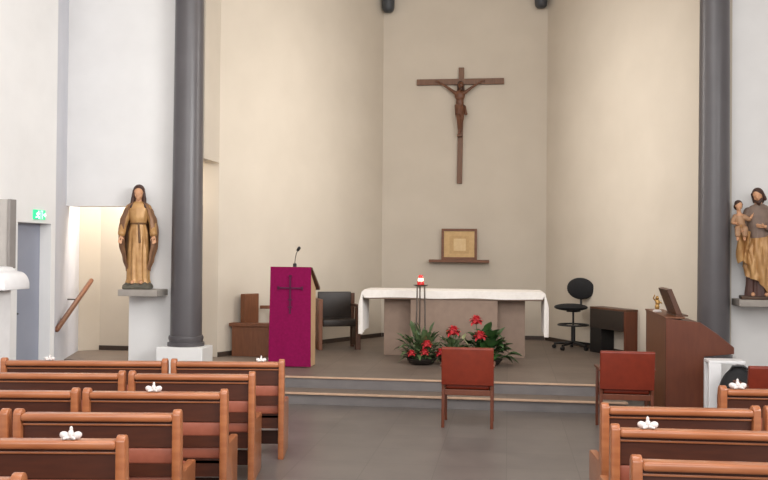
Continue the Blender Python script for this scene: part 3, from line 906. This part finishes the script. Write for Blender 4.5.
# ------------------------------------------------------------------ figures
def hand(bm, wrist, direc, palm_n, thumb_side, s, curl=0.25):
    """palm and five separate fingers; direc points along the fingers, palm_n out of the palm"""
    w = Vector(wrist); d = Vector(direc).normalized(); n = Vector(palm_n); n = (n - d * n.dot(d)).normalized()
    a = d.cross(n).normalized() * thumb_side
    c = w + d * 0.5 * s
    cap(bm, w + a * 0.14 * s, w + d * 0.95 * s + a * 0.28 * s, 0.17 * s, 0.17 * s, 10)
    cap(bm, w - a * 0.14 * s, w + d * 0.9 * s - a * 0.28 * s, 0.17 * s, 0.16 * s, 10)
    for k, (off, ln) in enumerate(((0.33, 0.78), (0.12, 0.9), (-0.11, 0.84), (-0.33, 0.64))):
        b = w + d * 0.92 * s + a * off * s
        m_ = b + (d + a * off * 0.35).normalized() * ln * 0.5 * s + n * curl * 0.12 * s
        e = m_ + (d + n * curl).normalized() * ln * 0.5 * s
        cap(bm, b, m_, 0.1 * s, 0.09 * s, 8); cap(bm, m_, e, 0.09 * s, 0.075 * s, 8)
    b = w + d * 0.3 * s + a * 0.3 * s
    m_ = b + (d * 0.6 + a * 0.8).normalized() * 0.4 * s
    cap(bm, b, m_, 0.12 * s, 0.105 * s, 8); cap(bm, m_, m_ + (d * 0.9 + a * 0.3 + n * 0.3).normalized() * 0.35 * s, 0.1 * s, 0.08 * s, 8)

def head(bm, c, s, tilt):
    """s = head height; tilt a matrix; faces -Y"""
    def P(x, y, z): return Vector(c) + tilt @ Vector((x * s, y * s, z * s))
    e = tilt.to_euler()
    rt = (e.x, e.y, e.z)
    ball(bm, P(0, 0.04, 0.10), (0.33 * s, 0.40 * s, 0.38 * s), 20, 14, rt)
    ball(bm, P(0, -0.08, -0.10), (0.27 * s, 0.29 * s, 0.36 * s), 20, 14, rt)
    ball(bm, P(0, -0.27, -0.37), (0.11 * s, 0.09 * s, 0.09 * s), 10, 8)
    cap(bm, P(0, -0.36, 0.06), P(0, -0.44, -0.12), 0.04 * s, 0.062 * s, 8)
    for sx in (-1, 1):
        ball(bm, P(sx * 0.15, -0.30, 0.09), (0.10 * s, 0.06 * s, 0.03 * s), 10, 6, rt)
        ball(bm, P(sx * 0.13, -0.305, 0.02), (0.06 * s, 0.045 * s, 0.04 * s), 10, 6, rt)
        ball(bm, P(sx * 0.33, 0.04, -0.02), (0.04 * s, 0.09 * s, 0.13 * s), 10, 6, rt)
        ball(bm, P(sx * 0.17, -0.25, -0.13), (0.09 * s, 0.07 * s, 0.09 * s), 10, 6)
    ball(bm, P(0, -0.345, -0.23), (0.10 * s, 0.05 * s, 0.03 * s), 10, 6, rt)
    ball(bm, P(0, -0.335, -0.275), (0.08 * s, 0.05 * s, 0.028 * s), 10, 6, rt)

def robe_bm(tab, folds, amp, seed, n=96, m=60, z0=0.0, z1=1.0, cx=None):
    ph = random.Random(seed).uniform(0, 6)
    def fn(u, v):
        z = z0 + (z1 - z0) * v
        rx, ry, am = lerp_table(tab, z)
        th = 2 * PI * u
        k = 1 + amp * am * (math.sin(folds * th + ph + 1.2 * math.sin(z * 5)) + 0.5 * math.sin((folds * 1.7 // 1) * th + 2 * ph + z * 3))
        ox = cx(z) if cx else 0
        return (ox + rx * k * math.cos(th), ry * k * math.sin(th), z)
    return sheet(NB(), fn, n, m, closed_u=True, capz=True)

# --- robed woman on the left ledge
t = thing('statue', 'gilded statue of a robed woman with lowered open hands, left ledge', 'statue', (-5.055, 11.84, 1.295), R_(16))
t.scale = (1.06, 1.0, 1.045)
bm = NB(); ball(bm, (0, 0, 0.035), (0.2, 0.16, 0.075), 20, 10)
for k in range(9): ball(bm, (0.13 * math.cos(k * 0.9), 0.10 * math.sin(k * 0.9), 0.05), (0.06, 0.05, 0.045), 8, 6, (k, k * 2, k))
box(bm, (-0.185, -0.15, 0.0), (0.185, 0.15, 0.05), 0.02)
b2 = fuse('rock_base', bm, M['rock'], t, 0.012, 2)
b2.location.z = -0.001
dress = [(0.08, .155, .13, 1), (0.14, .14, .118, 1), (0.45, .135, .108, .9), (0.72, .128, .098, .6), (0.86, .10, .078, .3), (0.95, .122, .09, .25), (1.06, .142, .085, .1), (1.12, .115, .068, 0), (1.155, .055, .05, 0)]
bm = robe_bm(dress, 9, 0.06, 2, z0=0.08, z1=1.155)
finish('dress', bm, M['gold_cloth'], t, True)
bm = NB(); tube(bm, [(0.106 * math.cos(2 * PI * i / 40), 0.084 * math.sin(2 * PI * i / 40), 0.865) for i in range(41)], 0.012, 8); cap(bm, (0.01, -0.085, 0.86), (0.03, -0.105, 0.62), 0.012, 0.014)
finish('belt', bm, M['belt'], t, True)
bm = NB()
head(bm, (0, -0.012, 1.262), 0.185, Euler((R_(8), 0, 0)).to_matrix())
cap(bm, (0, 0.012, 1.10), (0, 0.0, 1.2), 0.045, 0.04)
for sx in (-1, 1):
    cap(bm, (sx * 0.12, 0.0, 1.075), (sx * 0.185, 0.0, 0.86), 0.035, 0.03)
    cap(bm, (sx * 0.185, 0.0, 0.86), (sx * 0.205, -0.10, 0.70), 0.03, 0.019)
    hand(bm, (sx * 0.205, -0.10, 0.70), (sx * 0.12, -0.25, -1), (sx * -0.1, -1, 0.2), sx, 0.062)
    cap(bm, (sx * 0.05, -0.10, 0.10), (sx * 0.055, -0.155, 0.092), 0.026, 0.022)
cap(bm, (0, 0, 0.2), (0, 0, 1.12), 0.05, 0.05)
for sx in (-1, 1): cap(bm, (sx * 0.05, -0.09, 0.11), (0, 0, 0.25), 0.03, 0.05); cap(bm, (0, 0.01, 1.1), (sx * 0.12, 0, 1.075), 0.04, 0.035)
fuse('body', bm, M['skin'], t, 0.006, 2)
bm = NB()
for sx in (-1, 1):
    bm = NB(); cap(bm, (sx * 0.115, 0.0, 1.075), (sx * 0.185, 0.0, 0.86), 0.05, 0.05); cap(bm, (sx * 0.185, 0.0, 0.86), (sx * 0.2, -0.085, 0.735), 0.045, 0.05)
    fuse('sleeve', bm, M['gold_cloth'], t, 0.009, 2)
mant = [(0.22, .15, .13, 1), (0.35, .19, .15, 1), (0.55, .235, .165, 1), (0.75, .245, .16, .8), (0.9, .23, .145, .5), (1.02, .19, .12, .3), (1.10, .15, .10, .1), (1.16, .085, .085, 0)]
def mfn(u, v):
    z = 0.2 + 0.95 * v
    op = 0.95 - 0.25 * v
    th = -PI / 2 + op + (2 * PI - 2 * op) * u
    zz = z + 0.16 * (1 - v) * (0.5 - abs(u - 0.5)) * -1.2 + 0.07 * (1 - v)
    rx, ry, am = lerp_table(mant, z)
    k = 1 + 0.05 * am * math.sin(11 * th + 2 * z) + 0.025 * am * math.sin(19 * th)
    return (rx * k * math.cos(th), ry * k * math.sin(th) * 1.0 + 0.01, zz)
finish('mantle', sheet(NB(), mfn, 80, 40, 0.012), M['gold_dark'], t, True)
bm = NB()
ball(bm, (0, 0.022, 1.30), (0.077, 0.085, 0.085), 20, 14); ball(bm, (0, 0.045, 1.2), (0.085, 0.065, 0.13), 20, 14)
for sx in (-1, 1):
    cap(bm, (sx * 0.058, 0.0, 1.30), (sx * 0.072, -0.01, 1.2), 0.022, 0.024); cap(bm, (sx * 0.072, -0.01, 1.2), (sx * 0.088, -0.05, 1.08), 0.026, 0.02)
    cap(bm, (sx * 0.01, -0.05, 1.352), (sx * 0.058, -0.015, 1.30), 0.017, 0.02)
fuse('hair', bm, M['hair'], t, 0.008, 3)

# --- man holding a child on the right ledge
t = thing('statue', 'painted statue of a bearded man in a gold cloak holding a child', 'statue', (3.12, 11.84, 1.2855), R_(-8))
t.scale = (0.95, 0.95, 0.955)
bm = NB(); box(bm, (-0.23, -0.17, 0), (0.25, 0.17, 0.045), 0.012); finish('base', bm, M['rock_brown'], t, True)
rob = [(0.05, .165, .13, 1), (0.25, .15, .12, 1), (0.55, .145, .11, .7), (0.8, .14, .10, .3), (0.92, .135, .095, .2), (1.05, .15, .09, .1), (1.16, .165, .085, 0), (1.22, .11, .065, 0), (1.25, .06, .055, 0)]
finish('long_robe', robe_bm(rob, 10, 0.07, 4, z0=0.046, z1=0.86), M['robe_dark'], t, True)
finish('tunic', robe_bm([(a, b * 1.04, c_ * 1.06, d_) for a, b, c_, d_ in rob], 12, 0.05, 6, z0=0.80, z1=1.25), M['tunic'], t, True)
bm = NB()
HT = Euler((R_(10), R_(-14), R_(-22))).to_matrix()
head(bm, (-0.015, -0.02, 1.36), 0.19, HT)
cap(bm, (0, 0.01, 1.18), (-0.01, 0.0, 1.3), 0.052, 0.046)
cap(bm, (0, 0, 0.4), (0, 0, 1.18), 0.06, 0.06)
for sx in (-1, 1): cap(bm, (0, 0, 1.16), (sx * 0.14, 0, 1.15), 0.05, 0.045); cap(bm, (0, 0, 0.45), (sx * 0.07, -0.05, 0.07), 0.05, 0.035); cap(bm, (sx * 0.07, -0.07, 0.07), (sx * 0.085, -0.15, 0.065), 0.032, 0.026)
cap(bm, (-0.14, 0, 1.15), (-0.2, 0.02, 0.95), 0.045, 0.038); cap(bm, (-0.2, 0.02, 0.95), (-0.26, -0.14, 0.875), 0.036, 0.025)
hand(bm, (-0.26, -0.145, 0.87), (0.45, -0.6, 0.12), (0, 0, 1), 1, 0.065, 0.5)
cap(bm, (0.14, 0, 1.15), (0.2, -0.01, 0.92), 0.045, 0.038); cap(bm, (0.2, -0.01, 0.92), (0.06, -0.16, 0.95), 0.036, 0.024)
hand(bm, (0.055, -0.162, 0.95), (-1, -0.2, 0.1), (0.1, 0.6, 0.4), -1, 0.065, 0.5)
fuse('body', bm, M['skin'], t, 0.0065, 2)
bm = NB()
cap(bm, (-0.13, 0, 1.15), (-0.2, 0.02, 0.95), 0.062, 0.058); cap(bm, (-0.2, 0.02, 0.95), (-0.245, -0.10, 0.885), 0.055, 0.05)
fuse('sleeve', bm, M['tunic'], t, 0.009, 2)
bm = NB()
cap(bm, (0.13, 0, 1.15), (0.205, -0.01, 0.92), 0.062, 0.06); cap(bm, (0.205, -0.01, 0.92), (0.095, -0.135, 0.945), 0.055, 0.05)
fuse('sleeve', bm, M['tunic'], t, 0.009, 2)
def gold(u, v):
    # cloak gathered at the left hip of the view, falling across the front in deep folds
    th = R_(-205) + R_(300) * u
    ztop = 0.86 + 0.06 * math.sin(th * 1.0 + 0.4)
    zbot = 0.20 + 0.20 * math.cos(th + R_(10)) * -1 + 0.05 * math.sin(3 * th)
    z = ztop + (zbot - ztop) * v
    rx, ry, am = lerp_table(rob, z)
    k = 1.16 + 0.22 * math.sin(PI * min(1, v * 1.1)) * 0.6 + 0.10 * math.sin(9 * th - 6 * v) + 0.045 * math.sin(17 * th + 7 * v)
    return (rx * k * math.cos(th), ry * k * 1.08 * math.sin(th), z)
finish('cloak', sheet(NB(), gold, 100, 44, 0.014), M['gold_cloth'], t, True)
bm = NB()
def fall(u, v):
    z = 0.93 - 0.46 * v
    return (-0.285 + 0.15 * u + 0.02 * math.sin(9 * u + 6 * v) + 0.03 * v, -0.17 + 0.035 * math.sin(14 * u + 3 * v) + 0.05 * v, z + 0.05 * math.sin(5 * u))
finish('cloak_end', sheet(bm, fall, 24, 24, 0.014), M['gold_cloth'], t, True)
bm = NB()
def PH(x, y, z): return Vector((-0.015, -0.02, 1.36)) + HT @ Vector((x * 0.19, y * 0.19, z * 0.19))
ball(bm, PH(0, 0.12, 0.18), (0.072, 0.083, 0.073), 18, 12); ball(bm, PH(0, 0.3, -0.2), (0.066, 0.045, 0.09), 16, 10)
for sx in (-1, 1): cap(bm, PH(sx * 0.33, -0.02, 0.2), PH(sx * 0.36, 0.1, -0.35), 0.02, 0.024)
for sx in (-1, 1): cap(bm, PH(sx * 0.22, -0.22, -0.28), PH(sx * 0.05, -0.34, -0.46), 0.02, 0.022)
cap(bm, PH(0, -0.33, -0.42), PH(0, -0.36, -0.6), 0.026, 0.014)
fuse('hair_and_beard', bm, M['hair'], t, 0.006, 3)
# the carved child on his arm
bm = NB()
CH = Euler((R_(4), R_(6), R_(20))).to_matrix()
head(bm, (-0.262, -0.10, 1.225), 0.135, CH)
cap(bm, (-0.255, -0.09, 1.10), (-0.26, -0.09, 1.18), 0.03, 0.027)
cap(bm, (-0.235, -0.09, 0.95), (-0.25, -0.09, 1.09), 0.055, 0.05)
for sx in (-1, 1): cap(bm, (-0.25, -0.09, 1.09), (-0.25 + sx * 0.06, -0.09, 1.085), 0.03, 0.026)
cap(bm, (-0.31, -0.09, 1.085), (-0.335, -0.12, 1.0), 0.024, 0.02); cap(bm, (-0.335, -0.12, 1.0), (-0.29, -0.19, 0.985), 0.02, 0.014); hand(bm, (-0.288, -0.193, 0.985), (0.5, -0.6, 0.3), (0, 0, -1), -1, 0.034, 0.4)
cap(bm, (-0.19, -0.09, 1.085), (-0.13, -0.11, 1.04), 0.024, 0.02); cap(bm, (-0.13, -0.11, 1.04), (-0.09, -0.08, 1.1), 0.02, 0.014); hand(bm, (-0.088, -0.078, 1.103), (0.3, 0.2, 1), (0.5, 0.3, 0), 1, 0.034, 0.3)
for sx in (-1, 1):
    cap(bm, (-0.235 + sx * 0.03, -0.09, 0.94), (-0.235 + sx * 0.045, -0.2, 0.92), 0.036, 0.03); cap(bm, (-0.235 + sx * 0.045, -0.2, 0.92), (-0.24 + sx * 0.04, -0.21, 0.79), 0.028, 0.018); cap(bm, (-0.24 + sx * 0.04, -0.21, 0.785), (-0.245 + sx * 0.045, -0.26, 0.775), 0.017, 0.013)
child = fuse('child', bm, M['skin'], t, 0.005, 2)
bm = NB()
cap(bm, (-0.233, -0.09, 0.94), (-0.25, -0.09, 1.07), 0.066, 0.056)
for sx in (-1, 1): cap(bm, (-0.235 + sx * 0.03, -0.09, 0.94), (-0.235 + sx * 0.045, -0.195, 0.92), 0.046, 0.04); cap(bm, (-0.235 + sx * 0.045, -0.2, 0.915), (-0.238 + sx * 0.042, -0.21, 0.84), 0.04, 0.036)
cap(bm, (-0.305, -0.09, 1.085), (-0.333, -0.118, 1.01), 0.033, 0.03); cap(bm, (-0.195, -0.09, 1.085), (-0.135, -0.108, 1.045), 0.033, 0.03)
fuse('child_robe', bm, M['child_robe'], child, 0.007, 3)
bm = NB(); 
def PC(x, y, z): return Vector((-0.262, -0.10, 1.225)) + CH @ Vector((x * 0.135, y * 0.135, z * 0.135))
ball(bm, PC(0, 0.12, 0.2), (0.051, 0.058, 0.05), 16, 10); ball(bm, PC(0, 0.28, -0.08), (0.046, 0.03, 0.05), 14, 8)
for sx in (-1, 1): cap(bm, PC(sx * 0.32, 0.0, 0.18), PC(sx * 0.34, 0.12, -0.16), 0.013, 0.014)
fuse('child_hair', bm, M['hair'], child, 0.005, 2)

# --- crucifix on the apse wall
t = thing('crucifix', 'large brown wooden crucifix with a carved figure on the apse wall', 'crucifix', (-0.882, 16.397, 3.085), R_(0))
CT = R_(0.6)
bm = NB(); box(bm, (-0.047, -0.06, 0.0), (0.047, -0.001, 2.11), 0.004)
finish('upright', bm, M['cross_wood'], t, rot=(0, CT, 0))
bm = NB(); box(bm, (-0.79, -0.066, 1.80), (0.79, -0.004, 1.905), 0.004)
finish('crossbeam', bm, M['cross_wood'], t, rot=(0, 0, 0))
FM = Matrix.Translation((0, 0, 1.80)) @ Matrix.Diagonal((0.9, 1, 0.88, 1)) @ Matrix.Translation((0, 0, -1.79))
bm = NB()
yb = -0.13
head(bm, (0.02, yb - 0.04, 1.745), 0.155, Euler((R_(22), R_(16), R_(12))).to_matrix())
cap(bm, (0.0, yb, 1.63), (0.01, yb - 0.02, 1.70), 0.035, 0.03)
ball(bm, (0, yb, 1.545), (0.105, 0.065, 0.12), 20, 14); ball(bm, (0.0, yb + 0.005, 1.41), (0.08, 0.052, 0.10), 18, 12); ball(bm, (0.0, yb + 0.005, 1.30), (0.088, 0.06, 0.075), 18, 12)
for sx in (-1, 1):
    cap(bm, (sx * 0.08, yb, 1.60), (sx * 0.125, yb, 1.625), 0.042, 0.036)
    cap(bm, (sx * 0.125, yb, 1.625), (sx * 0.27, yb + 0.015, 1.735), 0.034, 0.026)
    cap(bm, (sx * 0.27, yb + 0.015, 1.735), (sx * 0.42, yb + 0.035, 1.835), 0.026, 0.016)
    hand(bm, (sx * 0.42, yb + 0.037, 1.835), (sx * 1, 0, 0.35), (0, -1, 0), 1 if sx < 0 else -1, 0.05, 0.5)
    hx = 0.045 * sx
    cap(bm, (hx, yb, 1.28), (hx * 0.75 + 0.015, yb - 0.07, 1.05), 0.056, 0.04)
    cap(bm, (hx * 0.75 + 0.015, yb - 0.07, 1.05), (hx * 0.3, yb - 0.01, 0.84), 0.038, 0.024)
    cap(bm, (hx * 0.3, yb - 0.01, 0.84), (hx * 0.25, yb - 0.04, 0.765), 0.023, 0.018)
bmesh.ops.transform(bm, matrix=FM, verts=bm.verts[:])
fuse('figure', bm, M['carved'], t, 0.007, 2)
fig = t.children[-1] if t.children else None
bm = NB()
def loin(u, v):
    th = 2 * PI * u
    z = 1.335 - 0.19 * v
    k = 1 + 0.05 * math.sin(8 * th + 6 * v)
    return ((0.1 - 0.012 * v) * k * math.cos(th), yb - 0.012 * v * 2 + (0.075 + 0.012 * v) * k * math.sin(th), z + 0.03 * math.sin(th * 2))
sheet(bm, loin, 48, 14, closed_u=True, capz=True)
cap(bm, (0.1, yb, 1.32), (0.125, yb - 0.02, 1.17), 0.025, 0.03)
bmesh.ops.transform(bm, matrix=FM, verts=bm.verts[:])
loincloth = finish('loincloth', bm, M['carved'], None, True)
bm = NB()
ball(bm, (0.012, yb, 1.785), (0.06, 0.066, 0.062), 16, 10)
for sx in (-1, 1): cap(bm, (0.015 + sx * 0.055, yb - 0.02, 1.77), (0.02 + sx * 0.06, yb - 0.02, 1.65), 0.018, 0.018)
cap(bm, (0.03, yb - 0.11, 1.68), (0.035, yb - 0.115, 1.645), 0.024, 0.014)
bmesh.ops.transform(bm, matrix=FM, verts=bm.verts[:])
hair_c = fuse('hair', bm, M['carved_dark'], None, 0.006, 2)
for o in COL.objects:
    if o.parent == t and o.name.startswith('figure'):
        loincloth.parent = o; hair_c.parent = o
bm = NB(); box(bm, (-0.045, yb - 0.05, 0.845), (0.045, -0.055, 0.88), 0.006); finish('foot_rest', bm, M['cross_wood'], t)
